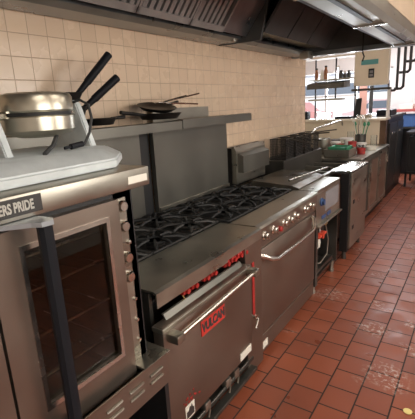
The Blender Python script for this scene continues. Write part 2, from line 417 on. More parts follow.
# firebox front behind the missing panel, with red valves
bm = bmesh.new(); bx(bm, -1.20, -1.16, Y0+.02, 1.86, .62, .90); obj('manifold_recess', bm, black, t)
bm = bmesh.new(); tube(bm, [(-1.085, Y0+.03, .835), (-1.085, 1.86, .835)], .016, 12); mf = obj('gas_manifold', bm, black, t, True)
for y in (1.28, 1.345, 1.44, 1.505, 1.63, 1.70, 1.765, 1.82):
    bm = bmesh.new(); bx(bm, -1.085, -1.015, y-.024, y+.024, .812, .845, .006); tube(bm, [(-1.03, y, .83), (-1.002, y, .828)], .012, 10)
    obj('gas_valve', bm, redv, mf, lab='red gas valve body')
# tilted drip strip
bm = bmesh.new()
prism(bm, [(-1.012, .806), (-1.008, .810), (-1.000, .808), (-.972, .765), (-.977, .761), (-1.003, .801)], 'y', 1.095, 1.73)
o = obj('loose_trim_strip', bm, steel_splash, t)
bm = bmesh.new(); tube(bm, [(-1.01, 1.24, .825), (-1.00, 1.25, .80), (-.995, 1.235, .785)], .003, 6); obj('igniter_wire', bm, brass, t, True)
# oven front around the door
bm = bmesh.new(); bx(bm, -1.04, -1.005, 1.80, 1.998, .04, .86, .003); obj('front_pillar', bm, steel_door, t)
bm = bmesh.new(); bx(bm, -1.005, -1.000, 1.868, 1.895, .42, .745, .002); obj('hinge_cover', bm, red, t, lab='red painted hinge strip beside the oven door')
bm = bmesh.new(); tube(bm, [(-.999, 1.89, .40), (-.985, 1.90, .385), (-.985, 1.87, .34)], .007, 8); lathe(bm, [(.014, -.01), (.014, .012)], (-1.0, 1.885, .405), 'x', 12); obj('hinge_pin', bm, chrome, t, True)
# door
bm = bmesh.new(); bx(bm, -1.01, -.955, 1.035, 1.765, .262, .785, .006)
dr = obj('oven_door', bm, steel_door, t, True)
bm = bmesh.new(); bx(bm, -1.01, -.951, 1.03, 1.77, .762, .782, .003); obj('door_top_edge', bm, steel, dr)
bm = bmesh.new(); tube(bm, [(-.915, 1.075, .738), (-.915, 1.735, .760)], .011, 14); hd = obj('door_handle', bm, chrome, dr, True)
for y, z in ((1.075, .738), (1.735, .760)):
    bm = bmesh.new(); bx(bm, -.958, -.895, y-.024, y+.024, z-.020, z+.020, .008); obj('handle_mount', bm, steel, hd, True)
# badge
bm = bmesh.new(); bx(bm, -.955, -.951, 1.285, 1.485, .613, .687, .0015); bd = obj('name_badge', bm, plain('badge_red', (.50, .035, .025), .5), dr)
text('lettering', 'VULCAN', .060, rubber, bd, (-.950, 1.385, .650), FRONT, xs=.80, bold=.0028)
bm = bmesh.new(); bx(bm, -.955, -.952, 1.625, 1.745, .275, .318); obj('rating_label', bm, label, dr, lab='worn cream rating label near the door bottom')
bm = bmesh.new(); bx(bm, -.955, -.953, 1.135, 1.20, .275, .345); st = obj('warning_sticker', bm, label, dr, lab='white sticker with a dark flame mark')
bm = bmesh.new(); bx(bm, -.953, -.952, 1.14, 1.195, .282, .315); prism(bm, [(1.155, .315), (1.165, .335), (1.17, .327), (1.18, .340), (1.187, .315)], 'x', -.953, -.952); obj('flame_mark', bm, badge_m, st)
bm = bmesh.new()
for k in range(14): 
    y = 1.12+random.random()*.12; z = .345+random.random()*.05; bx(bm, -.955, -.9535, y, y+.006+random.random()*.008, z, z+.005+random.random()*.006)
obj('peeling_red_flecks', bm, red, dr)
# lower opening
bm = bmesh.new(); bx(bm, -1.10, -1.08, 1.08, 1.80, .10, .24); obj('kick_recess', bm, black, t)
bm = bmesh.new(); bx(bm, -1.01, -.965, 1.04, 1.84, .085, .105, .003); bx(bm, -1.01, -1.0, 1.04, 1.84, .04, .09); obj('kick_rail', bm, steel_dark, t)
bm = bmesh.new(); tube(bm, [(-.995, 1.25, .165), (-.995, 1.78, .165)], .008, 10); gp = obj('gas_pipe', bm, steel_dark, t, True)
for y in (1.35, 1.55, 1.64):
    bm = bmesh.new(); bx(bm, -1.02, -.985, y-.025, y+.025, .155, .205, .006); tube(bm, [(-.99, y, .2), (-.985, y+.01, .15), (-.98, y-.01, .125)], .005, 8); obj('valve_block', bm, steel, gp, True)
for x in (-1.7, -1.07):
    for y in (1.12, 1.90):
        bm = bmesh.new(); lathe(bm, [(.024, 0), (.024, .02), (.016, .03), (.02, .13)], (x, y, 0)); obj('leg', bm, steel_dark, t, True)
gy = (Y1-Y0)/3
for i in range(3):
    for j in range(2):
        cx = -1.415-.255*j; cy = Y0+.012+gy*(i+.5)*.985
        g = obj('burner_grate', make_grate(cx, cy, gy*.94, .238, .930, iron), iron if (i+j) % 2 else iron_worn, t, True)
        obj('burner', burner(None, cx, cy, .918), iron_worn, g, True)

# ---------------------------------------------------------------- far range
t = thing('gas_range', 'second gas range with a row of knobs and curved oven handle', 'range', (-1.4, 2.5, 0))
Y0, Y1 = 2.0, 3.02
FX = -1.03
bm = bmesh.new()
bx(bm, -1.80, FX-.02, Y0, Y0+.02, .10, .905); bx(bm, -1.80, FX-.02, Y1-.02, Y1, .05, .905); bx(bm, -1.8, -1.78, Y0+.02, Y1-.02, .1, .9)
bx(bm, -1.78, FX-.03, Y0+.02, Y1-.02, .12, .14); bx(bm, -1.18, FX-.03, Y0+.02, Y1-.02, .75, .90)
obj('body', bm, steel_dark, t)
bm = bmesh.new(); bx(bm, -1.80, -1.21, Y0, Y1, .878, .892); obj('burner_tray', bm, iron, t)
bm = bmesh.new(); prism(bm, [(-1.22, .90), (-1.22, .918), (-1.05, .922), (-1.022, .915), (-1.018, .90), (-1.03, .90)], 'y', 2.0, Y1); obj('front_ledge', bm, steel, t)
bm = bmesh.new(); prism(bm, [(-1.05, .90), (FX+.01, .90), (FX-.002, .775), (-1.05, .775)], 'y', 2.001, Y1); cp = obj('control_panel', bm, steel_door, t)
for i, y in enumerate((2.07, 2.20, 2.36, 2.455, 2.56, 2.75, 2.87)):
    knob(cp, FX+.008, y, .845)
bm = bmesh.new(); lathe(bm, [(.018, -.002), (.018, .02), (.013, .026), (.001, .026)], (FX+.006, 2.285, .828), 'x', 16); obj('red_button', bm, redv, cp, True, lab='small red knob between the chrome ones')
bm = bmesh.new(); bx(bm, FX-.02, FX-.012, 2.0, Y1, .05, .90, .001); obj('front_frame', bm, steel_door, t)
bm = bmesh.new(); bx(bm, FX-.02, FX, 2.005, Y1-.02, .185, .762, .005); dr = obj('oven_door', bm, steel_door, t, True)
bm = bmesh.new(); bx(bm, FX-.02, FX-.004, 2.005, Y1-.02, .05, .170, .003); kk = obj('kick_panel', bm, steel_door, t)
bm = bmesh.new(); bx(bm, FX-.004, FX-.002, 2.03, 2.12, .075, .125); obj('rating_plate', bm, label, kk)
hz = .705
bm = bmesh.new()
ya, yb = 2.05, 2.88
tube(bm, [(FX, ya-.04, hz+.035), (FX+.025, ya-.02, hz+.025), (FX+.050, ya+.03, hz-.005), (FX+.060, ya+.10, hz-.028), (FX+.062, (ya+yb)/2, hz-.032),
          (FX+.060, yb-.10, hz-.028), (FX+.050, yb-.03, hz-.005), (FX+.025, yb+.02, hz+.025), (FX, yb+.04, hz+.035)], [.016, .017, .017, .014, .011, .014, .017, .017, .016], 14)
obj('door_handle', bm, chrome, dr, True)
for x in (-1.7, -1.1):
    for y in (2.06, 2.95):
        bm = bmesh.new(); lathe(bm, [(.024, 0), (.024, .02), (.016, .03), (.02, .12)], (x, y, 0)); obj('leg', bm, steel_dark, t, True)
gy = (Y1-Y0)/3
for i in range(3):
    for j in range(2):
        cx = -1.365-.275*j; cy = Y0+.01+gy*(i+.5)*.985
        g = obj('burner_grate', make_grate(cx, cy, gy*.93, .255, .930, iron), iron, t, True)
        obj('burner', burner(None, cx, cy, .918), iron_worn, g, True)

# backsplashes with pot shelf
t = thing('range_backsplash', 'steel backsplash panel behind the near range, mostly hidden by the oven', 'backsplash', (-1.83, 1.5, .93))
bm = bmesh.new(); bx(bm, -1.85, -1.815, 1.06, 1.905, 0, 1.50); obj('panel', bm, steel_splash, t)
bm = bmesh.new(); bx(bm, -1.87, -1.852, 1.87, 2.03, 0, 1.50); obj('gap_channel', bm, black, t)
t = thing('range_backsplash', 'tall bare steel backsplash panel behind the second range', 'backsplash', (-1.83, 2.5, .93))
bm = bmesh.new(); bx(bm, -1.85, -1.815, 2.04, 2.985, 0, 1.50); obj('panel', bm, steel_splash, t)
bm = bmesh.new(); bx(bm, -1.815, -1.802, 2.045, 2.985, .86, .948, .003); obj('lower_lip', bm, steel, t)
t = thing('pot_shelf', 'long steel shelf above the ranges holding the black pans', 'shelf', (-1.74, 2, 1.5))
bm = bmesh.new(); prism(bm, [(-1.86, 1.503), (-1.86, 1.512), (-1.62, 1.538), (-1.60, 1.534), (-1.60, 1.482), (-1.606, 1.482), (-1.606, 1.528), (-1.62, 1.532), (-1.85, 1.503)], 'y', .9, 2.09); obj('near_section', bm, steel_splash, t)
bm = bmesh.new(); prism(bm, [(-1.86, 1.503), (-1.86, 1.512), (-1.62, 1.545), (-1.595, 1.541), (-1.595, 1.484), (-1.601, 1.484), (-1.601, 1.53), (-1.62, 1.535), (-1.85, 1.503)], 'y', 2.09, 3.03); obj('far_section', bm, steel_splash, t)
bm = bmesh.new(); bx(bm, -1.87, -1.855, 2.10, 2.78, 1.50, 1.615); obj('back_riser', bm, steel, t)

# ================================================================ pans on the shelf
def pan(c, r, h, hd, hl, up, lab, tilt=0, group='black pans on the steel shelf', round_handle=False):
    t = thing('frying_pan', lab, 'pan', c, group)
    x, y, z = c; bm = bmesh.new()
    lathe(bm, [(r*.74, z), (r*.78, z), (r, z+h), (r-.004, z+h), (r*.76, z+.006), (.001, z+.006)], (x, y, 0), 'z', 40)
    body = obj('pan_body', bm, seasoned, t, True)
    d = Vector((math.cos(hd), math.sin(hd), 0)); p0 = Vector((x, y, z+h*.85))+d*(r-.005)
    p1 = p0+d*.06+Vector((0, 0, up*.06)); p2 = p0+d*hl+Vector((0, 0, up*hl))
    bm = bmesh.new()
    if round_handle: tube(bm, [p0, p0.lerp(p2, .3), p0.lerp(p2, .32), p2], [.014, .017, .020, .021], 14)
    else: tube(bm, [p0, p1, p2], [.008, .010, .011], 10)
    obj('pan_handle', bm, blackp if round_handle else seasoned, t, True)
    if tilt: t.rotation_euler = (tilt[0], tilt[1], 0)
    return t
pan((-1.71, 1.225, 1.548), .16, .10, PI/2-.22, .215, .72, 'large black skillet behind the waffle iron, lower of the two nested, its handle ending lower', round_handle=True)
pan((-1.73, 1.225, 1.652), .160, .06, PI/2-.10, .225, .92, 'black skillet stacked on the largest one, its handle rising highest against the tiles', round_handle=True)
pan((-1.71, 1.50, 1.548), .095, .035, PI/2, .10, .05, 'flat black pan lying between the skillets and the oval griddle')
pan((-1.70, 1.99, 1.553), .14, .035, -PI/2, .20, .12, 'shallow black pan under the tilted round lid')
t = pan((-1.72, 1.99, 1.612), .125, .022, PI/2+.1, .12, .05, 'round black griddle pan tilted on top of the shallow one', tilt=(.06, .22))
for i, (a, b, z, n) in enumerate((((-1.70, 1.98, 1.65), (-1.66, 2.38, 1.705), 'steel tongs pointing up to the right beyond the pans, highest of the utensils', chrome),
                               ((-1.66, 1.95, 1.65), (-1.69, 2.27, 1.695), 'short steel spoon leaning over the pans', chrome),
                               ((-1.66, 2.02, 1.65), (-1.62, 2.30, 1.635), 'steel spatula with its handle lying low past the pans', chrome))):
    lab_, m_ = z, n
    t = thing('kitchen_utensil', lab_, 'utensil', a, 'utensils lying on the shelf pans')
    A, B = Vector(a), Vector(b); bm = bmesh.new()
    tube(bm, [A.lerp(B, .15), B], .005, 8); obj('utensil_handle', bm, m_, t, True)
    bm = bmesh.new()
    d = (B-A).normalized(); P = A.lerp(B, .08)
    bx(bm, P.x-.022, P.x+.022, P.y-.05, P.y+.03, P.z-.003, P.z+.003, .002)
    obj('utensil_head', bm, steel_bright, t, True)

# ================================================================ narrow fryer with open front
t = thing('open_front_fryer', 'narrow fryer with open front, blue dial and red valve next to the second range', 'fryer', (-1.4, 3.4, 0))
AX = -1.04
Y0, Y1 = 3.06, 3.70
bm = bmesh.new()
bx(bm, -1.75, AX-.01, Y0, Y0+.02, .10, .90); bx(bm, -1.75, AX-.01, Y1-.02, Y1, .10, .90); bx(bm, -1.75, -1.73, Y0, Y1, .1, .9); bx(bm, -1.73, AX-.03, Y0+.02, Y1-.02, .10, .12)
bx(bm, AX-.03, AX, Y0, Y0+.05, .08, .62)
obj('body', bm, steel_dark, t)
bm = bmesh.new(); bx(bm, -1.20, AX, Y0, Y1, .885, .915, .003); obj('front_ledge', bm, steel, t)
bm = bmesh.new(); bx(bm, AX-.02, AX, Y0, Y1, .615, .885, .003); cp = obj('control_panel', bm, steel, t)
bm = bmesh.new(); bx(bm, AX, AX+.003, Y0+.22, Y1-.05, .70, .865); obj('instruction_label', bm, grey, cp)
bm = bmesh.new(); lathe(bm, [(.036, 0), (.036, .008), (.026, .012), (.024, .03), (.001, .03)], (AX, Y0+.12, .80), 'x', 24); obj('thermostat_dial', bm, blue, cp, True)
for y in (Y0+.13, Y0+.27):
    bm = bmesh.new(); bx(bm, AX, AX+.004, y, y+.10, .645, .675); obj('blue_warning_label', bm, blue, cp)
bm = bmesh.new(); bx(bm, AX-.005, AX+.03, Y0, Y1, .605, .62, .003); obj('panel_lip', bm, steel, cp)
bm = bmesh.new(); bx(bm, -1.72, -1.16, Y0+.03, Y1-.03, .40, .86, .02); tk = obj('oil_tank', bm, iron_worn, t, True)
bm = bmesh.new()
prism(bm, [(-1.62, .935), (-1.62, .965), (-1.25, .945), (-1.19, .925), (-1.19, .915), (-1.62, .915)], 'y', Y0+.0, Y1-.0); obj('tank_lid', bm, grease, t)
bm = bmesh.new(); tube(bm, [(-1.10, Y0+.18, .60), (-1.10, Y0+.18, .30)], .016, 10); tube(bm, [(-1.11, Y0+.30, .60), (-1.11, Y0+.30, .42), (-1.11, Y0+.22, .30), (-1.11, Y0+.12, .26)], .010, 10)
gp = obj('gas_pipe', bm, steel_bright, t, True)
bm = bmesh.new(); bx(bm, -1.10, -1.05, Y0+.12, Y0+.32, .47, .49, .006); lathe(bm, [(.02, -.03), (.02, .03)], (-1.07, Y0+.2, .475), 'x', 14); obj('valve_handle', bm, orange, gp, True, lab='orange-red valve handle')
bm = bmesh.new(); lathe(bm, [(.018, -.04), (.022, 0), (.018, .04)], (-1.09, Y0+.2, .41), 'z', 16); obj('valve_body', bm, label, gp, True)
bm = bmesh.new(); bx(bm, -1.09, -1.05, Y0+.28, Y0+.34, .55, .60, .006); obj('yellow_tag', bm, brass, gp)
bm = bmesh.new(); tube(bm, [(-1.07, Y0+.33, .56), (-1.05, Y0+.36, .40), (-1.05, Y0+.33, .27), (-1.07, Y0+.20, .22), (-1.1, Y0+.1, .25)], .006, 8); obj('flexible_hose', bm, steel, gp, True)
bm = bmesh.new(); bx(bm, -1.12, -1.05, Y0+.03, Y0+.5, .17, .20); obj('lower_rail', bm, steel_dark, t)
for x in (-1.68, -1.08):
    for y in (Y0+.05, Y1-.06):
        bm = bmesh.new(); lathe(bm, [(.026, 0), (.026, .02), (.020, .03), (.024, .11)], (x, y, 0)); obj('leg', bm, steel, t, True)
# flue box at the back
t2 = obj('flue_back', box(-1.88, -1.80, Y0-.02, 3.68, .90, 1.245), black, t)
bm = bmesh.new(); prism(bm, [(-1.80, .93), (-1.80, 1.255), (-1.775, 1.26), (-1.755, 1.22), (-1.755, .93)], 'y', Y0-.03, 3.60); fb = obj('flue_box', bm, steel, t)
bm = bmesh.new(); prism(bm, [(-1.757, 1.03), (-1.757, 1.195), (-1.745, 1.20), (-1.70, 1.175), (-1.70, 1.03)], 'y', Y0+.0, 3.58); obj('flue_cover', bm, steel_splash, fb)
# loose steel bar resting on the edge
bm = bmesh.new(); tube(bm, [(-1.30, 3.12, .975), (-1.235, 3.93, .965)], .009, 10)
tag(obj('lift_bar', bm, steel_bright, smooth=True), 'bright steel bar lying across the front edge of the fryer tops', 'bar')

# ================================================================ back fryer (dark) with baskets
t = thing('deep_fryer', 'dark double fryer set back against the tiled wall behind the steel front panel', 'fryer', (-1.5, 4.2, 0))
Y0, Y1 = 3.74, 4.62
bm = bmesh.new()
bx(bm, -1.82, -1.22, Y0, Y0+.02, .1, .87); bx(bm, -1.82, -1.22, Y1-.02, Y1, .1, .87); bx(bm, -1.82, -1.8, Y0+.02, Y1-.02, .1, .87); bx(bm, -1.24, -1.22, Y0+.02, Y1-.02, .1, .87)
obj('body', bm, steel_dark, t)
bm = bmesh.new()
for y in (Y0, Y0+.28, Y0+.58, Y1-.02): bx(bm, -1.62, -1.23, y, y+.022, .86, .905, .003)
bx(bm, -1.64, -1.61, Y0, Y1, .86, .905, .003); bx(bm, -1.26, -1.22, Y0, Y1, .86, .905, .003)
obj('tank_rims', bm, steel, t)
bm = bmesh.new(); bx(bm, -1.62, -1.22, Y0, Y1, .74, .78); obj('oil_surface', bm, plain('old_oil', (.03, .018, .008), .08), t)
bm = bmesh.new(); bx(bm, -1.88, -1.60, Y0-.03, Y1+.25, .87, 1.045, .01); obj('rear_flue', bm, steel_dark, t)
for x in (-1.75, -1.27):
    for y in (Y0+.06, Y1-.06):
        bm = bmesh.new(); lathe(bm, [(.022, 0), (.018, .1)], (x, y, 0)); obj('leg', bm, steel_dark, t, True)
# wire baskets
def basket(x, y, z, lab, w=.20, l=.17, h=.20, hup=.12):
    t = thing('fryer_basket', lab, 'fryer basket', (x, y, z), 'fryer baskets hung at the back')
    bm = bmesh.new()
    for zz in (z, z+h):
        tube(bm, [(x-l/2, y-w/2, zz), (x+l/2, y-w/2, zz), (x+l/2, y+w/2, zz), (x-l/2, y+w/2, zz)], .005, 6, closed=True)
    n = 12
    for k in range(n+1):
        a = y-w/2+w*k/n
        for xx in (x-l/2, x+l/2): tube(bm, [(xx, a, z), (xx, a, z+h)], .0022, 4)
        tube(bm, [(x-l/2, a, z), (x+l/2, a, z)], .0022, 4)
    for k in range(n+1):
        a = x-l/2+l*k/n
        for yy in (y-w/2, y+w/2): tube(bm, [(a, yy, z), (a, yy, z+h)], .0022, 4)
    for k in range(1, n):
        zz = z+h*k/n
        tube(bm, [(x-l/2, y-w/2, zz), (x+l/2, y-w/2, zz), (x+l/2, y+w/2, zz), (x-l/2, y+w/2, zz)], .0022, 4, closed=True)
    obj('wire_cage', bm, iron_worn, t)
    bm = bmesh.new(); tube(bm, [(x+l/2, y-.02, z+h), (x+l/2+.10, y-.015, z+h+hup*.5), (x+l/2+.24, y, z+h+hup)], .007, 8); tube(bm, [(x+l/2, y+.02, z+h), (x+l/2+.10, y+.015, z+h+hup*.5)], .005, 8)
    obj('basket_handle', bm, steel_dark, t, True)
basket(-1.68, 3.84, 1.055, 'dark wire fryer basket nearest the flue box', hup=-.05)
basket(-1.68, 4.10, 1.055, 'dark wire fryer basket second along the back', hup=-.04)
basket(-1.68, 4.36, 1.055, 'dark wire fryer basket third along the back', hup=.02)
basket(-1.68, 4.62, 1.055, 'dark wire fryer basket farthest along, beside the sink counter', hup=.03)

# free standing front cabinet (filter unit) with steel door
t = thing('fryer_cabinet', 'tall steel fryer cabinet door standing out into the aisle beyond the blue dial', 'cabinet', (-1.05, 4.3, 0))
Y0, Y1, BX = 3.96, 4.63, -1.005
bm = bmesh.new(); bx(bm, BX-.10, BX-.02, Y0, Y1, .09, .905, .003); obj('body', bm, black, t)
bm = bmesh.new(); prism(bm, [(BX-.21, .905), (BX-.21, .925), (BX-.03, .935), (BX+.0, .925), (BX+.0, .905)], 'y', Y0, Y1); obj('top_lid', bm, steel_bright, t)
bm = bmesh.new(); bx(bm, BX-.02, BX, Y0+.03, Y1, .12, .905, .004); dr = obj('door', bm, steel, t)
for z in (.60, .33):
    bm = bmesh.new(); bx(bm, BX, BX+.004, Y0+.10, Y0+.16, z-.02, z+.02, .001); obj('finger_slot', bm, black, dr)
for y in (Y0+.05, Y1-.05):
    bm = bmesh.new(); lathe(bm, [(.024, 0), (.024, .02), (.018, .09)], (BX-.06, y, 0)); obj('leg', bm, steel_dark, t, True)

# ================================================================ counter and cabinets
t = thing('steel_counter', 'long stainless counter with glass-front cabinets beyond the fryers', 'counter', (-1.6, 5.7, 0))
CX = -1.15
Y0, Y1 = 4.90, 6.60
bm = bmesh.new(); bx(bm, WX+.005, CX+.02, Y0, Y1-.01, .885, .915, .004); obj('worktop', bm, steel, t)
bm = bmesh.new(); bx(bm, -1.85, CX-.02, Y0, Y1-.02, .10, .885); obj('carcass', bm, steel_dark, t)
bm = bmesh.new(); bx(bm, -1.85, CX-.06, Y0, Y1-.02, 0, .10); obj('plinth', bm, black, t)
n = 3
for k in range(n):
    a = Y0+.02+(Y1-Y0-.04)*k/n; b = Y0+.02+(Y1-Y0-.04)*(k+1)/n-.012
    bm = bmesh.new(); frame(bm, CX-.02, CX, a, b, .12, .87, a+.05, b-.05, .17, .82); dr = obj('cabinet_door', bm, steel, t)
    bm = bmesh.new(); bx(bm, CX-.016, CX-.008, a+.05, b-.05, .17, .82); obj('door_panel', bm, plain('brown_panel', (.16, .10, .075), .3) if k else steel_dark, dr)
    bm = bmesh.new(); bx(bm, CX, CX+.02, b-.04, b-.02, .66, .76, .004); obj('handle', bm, steel_bright, dr)
# things on the counter
def cup(name, x, y, z, r0, r1, h, m, lab, cat, group=None, lid=None):
    bm = bmesh.new(); lathe(bm, [(r0, z), (r1, z+h), (r1*.9, z+h), (r0*.9, z+.008), (.001, z+.008)], (x, y, 0), 'z', 24)
    if lid is None: return tag(obj(name, bm, m, smooth=True, at=(x, y, z)), lab, cat, group)
    t = thing(name, lab, cat, (x, y, z), group); obj('container_body', bm, m, t, True)
    bm = bmesh.new(); lathe(bm, [(r1*1.03, z+h-.01), (r1*1.03, z+h+.012), (.001, z+h+.014)], (x, y, 0), 'z', 24); obj('lid', bm, lid, t, True)
    return t
Z = .916
# stacked crate of prep boxes
bm = bmesh.new(); frame(bm, -1.72, -1.36, 4.98, 5.34, Z, Z+.01, 4.985, 5.335, Z, Z)
def tray(name, x0, x1, y0, y1, z, h, m, lab, cat, group=None, fill=None):
    bm = bmesh.new(); bx(bm, x0, x1, y0, y1, z, z+.006)
    bx(bm, x0, x0+.006, y0, y1, z, z+h); bx(bm, x1-.006, x1, y0, y1, z, z+h); bx(bm, x0, x1, y0, y0+.006, z, z+h); bx(bm, x0, x1, y1-.006, y1, z, z+h)
    bx(bm, x0-.01, x1+.01, y0-.01, y0, z+h-.006, z+h); bx(bm, x0-.01, x1+.01, y1, y1+.01, z+h-.006, z+h)
    return tag(obj(name, bm, m, at=((x0+x1)/2, (y0+y1)/2, z)), lab, cat, group)
bm.free()
tray('prep_pan', -1.60, -1.30, 4.95, 5.30, Z, .10, steel, 'square steel pan on the near end of the sink counter', 'pan')
tray('green_tray', -1.56, -1.34, 4.99, 5.26, Z+.012, .115, green, 'green plastic tray sitting inside the square steel pan', 'tray')
cup('red_canister', -1.54, 5.42, Z, .05, .055, .12, red, 'shorter red canister left of the taller one on the counter', 'canister', 'red canisters on the counter')
cup('red_canister', -1.40, 5.48, Z, .05, .055, .15, red, 'taller red canister on the counter, nearer the aisle', 'canister', 'red canisters on the counter')
cup('red_canister', -1.27, 5.44, Z, .05, .052, .07, red, 'low red tub by the counter front edge', 'canister', 'red canisters on the counter')
cup('steel_pot', -1.76, 5.35, Z, .10, .11, .20, steel, 'round steel pot by the wall on the counter', 'pot')
cup('steel_bowl', -1.72, 5.75, Z, .06, .14, .10, steel_bright, 'wide bright steel bowl on the counter', 'bowl')
cup('plastic_tub', -1.60, 5.95, Z, .08, .09, .14, label, 'white plastic tub behind the steel bowl', 'tub', lid=whitep)
# utensil holder with green-handled tools
t = thing('utensil_holder', 'steel utensil holder with green and white tools at the far counter end', 'utensil holder', (-1.42, 6.0, Z))
bm = bmesh.new(); lathe(bm, [(.07, Z), (.075, Z+.20), (.07, Z+.20), (.065, Z+.01), (.001, Z+.01)], (-1.42, 6.0, 0), 'z', 24); obj('holder_cup', bm, steel_dark, t, True)
for k in range(7):
    a = k*.9; r = .03+.02*(k % 2)
    p = Vector((-1.42+.02*math.cos(a), 6+.02*math.sin(a), Z+.02)); q = Vector((-1.42+.10*math.cos(a), 6+.09*math.sin(a), Z+.33+.05*(k % 3)))
    bm = bmesh.new(); tube(bm, [p, q], .007, 6); lathe(bm, [(.004, -.02), (.022, 0), (.018, .03), (.004, .045)], q, 'z', 10)
    tl = obj('tool', bm, (green, label, steel_bright)[k % 3], t, True)
cup('glass_jar', -1.62, 6.25, Z, .05, .05, .22, clear, 'tall clear glass jar by the far wall end of the counter', 'jar')
cup('glass_jar', -1.30, 6.30, Z, .045, .045, .16, clear, 'shorter clear glass jar at the counter front end', 'jar')
cup('plastic_tub', -1.25, 5.85, Z, .07, .08, .05, label, 'low white dish near the aisle edge of the counter', 'dish')
for k, (x, y, h, lab_) in enumerate(((-1.64, 5.56, .13, 'clear tub between the steel pot and the taller red canister'), (-1.50, 5.68, .16, 'clear tub behind the red canisters, taller one'), (-1.33, 5.70, .10, 'low clear tub behind the low red tub'))):
    cup('clear_tub', x, y, Z, .055, .065, h, clear, lab_, 'tub', 'clear tubs on the sink counter', lid=whitep)
t = thing('dish_stack', 'stack of dark pans beside the far wall of the counter', 'pans', (-1.76, 6.1, Z))
for k in range(4):
    bm = bmesh.new(); lathe(bm, [(.09, Z+k*.03), (.12, Z+.028+k*.03), (.001, Z+.028+k*.03)], (-1.76, 6.1, 0), 'z', 24); obj('pan', bm, steel_dark, t, True)
# faucet
t = thing('pot_filler_faucet', 'long chrome faucet arm reaching over the sink counter', 'faucet', (-1.84, 5.2, .92))
bm = bmesh.new(); tube(bm, [(-1.82, 5.0, .915), (-1.82, 5.0, 1.18), (-1.80, 5.03, 1.20)], .016, 10); obj('riser', bm, chrome, t, True)
bm = bmesh.new(); tube(bm, [(-1.80, 5.03, 1.20), (-1.82, 5.25, 1.245), (-1.80, 6.30, 1.29), (-1.79, 6.36, 1.28), (-1.79, 6.38, 1.22)], .017, 10); obj('swing_arm', bm, chrome, t, True)
bm = bmesh.new(); bx(bm, -1.85, -1.79, 4.93, 5.07, .915, .95, .01); obj('faucet_base', bm, chrome, t, True)

# stuff on the serving ledge
LZ = 1.306
t = thing('order_screen', 'slim dark tablet leaning back on the serving ledge', 'tablet', (-1.62, 6.7, LZ))
bm = bmesh.new(); prism(bm, [(6.66, LZ+.01), (6.68, LZ+.005), (6.76, LZ+.30), (6.74, LZ+.305)], 'x', -1.685, -1.60); obj('screen', bm, black, t)
bm = bmesh.new(); tube(bm, [(-1.64, 6.72, LZ+.15), (-1.64, 6.80, LZ+.01), (-1.60, 6.80, LZ+.01)], .006, 6); obj('stand', bm, steel, t)
bm = bmesh.new(); bx(bm, -1.42, -1.20, 6.95, 7.45, 1.321, 1.41, .008)
tag(obj('black_box', bm, blackp, at=(-1.3, 7.2, 1.321)), 'low black box on the dark bar just past the serving ledge', 'box')
bm = bmesh.new(); bx(bm, -2.62, -2.44, 6.62, 6.80, LZ, LZ+.13, .02); lathe(bm, [(.04, 0), (.04, .04)], (-2.5, 6.6, LZ+.06), 'y', 12)
tag(obj('black_kettle', bm, blackp, at=(-2.53, 6.7, LZ)), 'black bulky appliance at the left end of the serving ledge', 'appliance')
for k, (x, h, m_, lab_) in enumerate(((-2.28, .12, clear, 'first clear glass from the left on the ledge'), (-2.20, .10, clear, 'second clear glass on the ledge'), (-2.11, .13, clear, 'third, tallest clear glass on the ledge'))):
    cup('drinking_glass', x, 6.72, LZ, .03, .035, h, m_, lab_, 'glass', 'clear glasses on the ledge')
bm = bmesh.new(); bx(bm, -1.98, -1.73, 6.62, 6.8, LZ, LZ+.035, .006); tag(obj('black_tray', bm, blackp, at=(-1.85, 6.7, LZ)), 'flat black tray on the middle of the ledge', 'tray')
cup('steel_bowl', -1.49, 6.72, LZ, .05, .08, .05, steel_bright, 'small shiny bowl on the ledge beside the black box', 'bowl')

# ---------------------------------------------------------------- hanging shelves above the pass
t = thing('pass_shelf', 'tall two-level steel pass shelf with heat lamp hood at the far end', 'shelf', (-2.05, 6.6, 1.9))
bm = bmesh.new(); bx(bm, -2.38, -1.70, 6.5, 6.78, 1.905, 1.925); obj('upper_board', bm, steel, t)
bm = bmesh.new(); prism(bm, [(6.42, 1.78), (6.44, 1.86), (6.78, 1.90), (6.78, 1.80)], 'x', -2.38, -1.80); obj('heat_lamp_hood', bm, steel_dark, t)
bm = bmesh.new(); bx(bm, -2.40, -1.86, 6.55, 6.75, 1.60, 1.63); obj('lower_board', bm, steel, t)
for x in (-2.36, -2.03, -1.72):
    bm = bmesh.new(); bx(bm, x, x+.02, 6.75, 6.77, 1.306 if x < -2.3 or x > -1.8 else 1.60, 2.24); obj('post', bm, black, t)
bm = bmesh.new(); bx(bm, -2.6, -1.65, 6.52, 6.80, 2.24, 2.26); obj('top_board', bm, cream, t)
for k, (x, h, m_) in enumerate(((-2.29, .16, jarg), (-2.20, .13, label), (-2.14, .19, jarg), (-1.95, .17, clear), (-1.90, .10, badge_m), (-1.84, .08, badge_m), (-1.78, .09, badge_m))):
    t = thing('storage_jar', ('%s jar on the upper pass shelf, %s from the left' % (('tall brown', 'short white', 'tallest brown', 'clear glass', 'dark squat', 'small black', 'last dark')[k], ('first', 'second', 'third', 'fourth', 'fifth', 'sixth', 'seventh')[k])), 'jar', (x, 6.62, 1.926), 'jars on the upper pass shelf')
    bm = bmesh.new(); lathe(bm, [(.028, 1.926), (.03, 1.926+h*.7), (.018, 1.926+h*.85), (.018, 1.926+h)], (x, 6.62, 0), 'z', 14); obj('jar_body', bm, m_, t, True)
    bm = bmesh.new(); lathe(bm, [(.021, 1.92+h), (.021, 1.945+h), (.001, 1.945+h)], (x, 6.62, 0), 'z', 14); obj('cap', bm, whitep if k % 2 else badge_m, t, True)
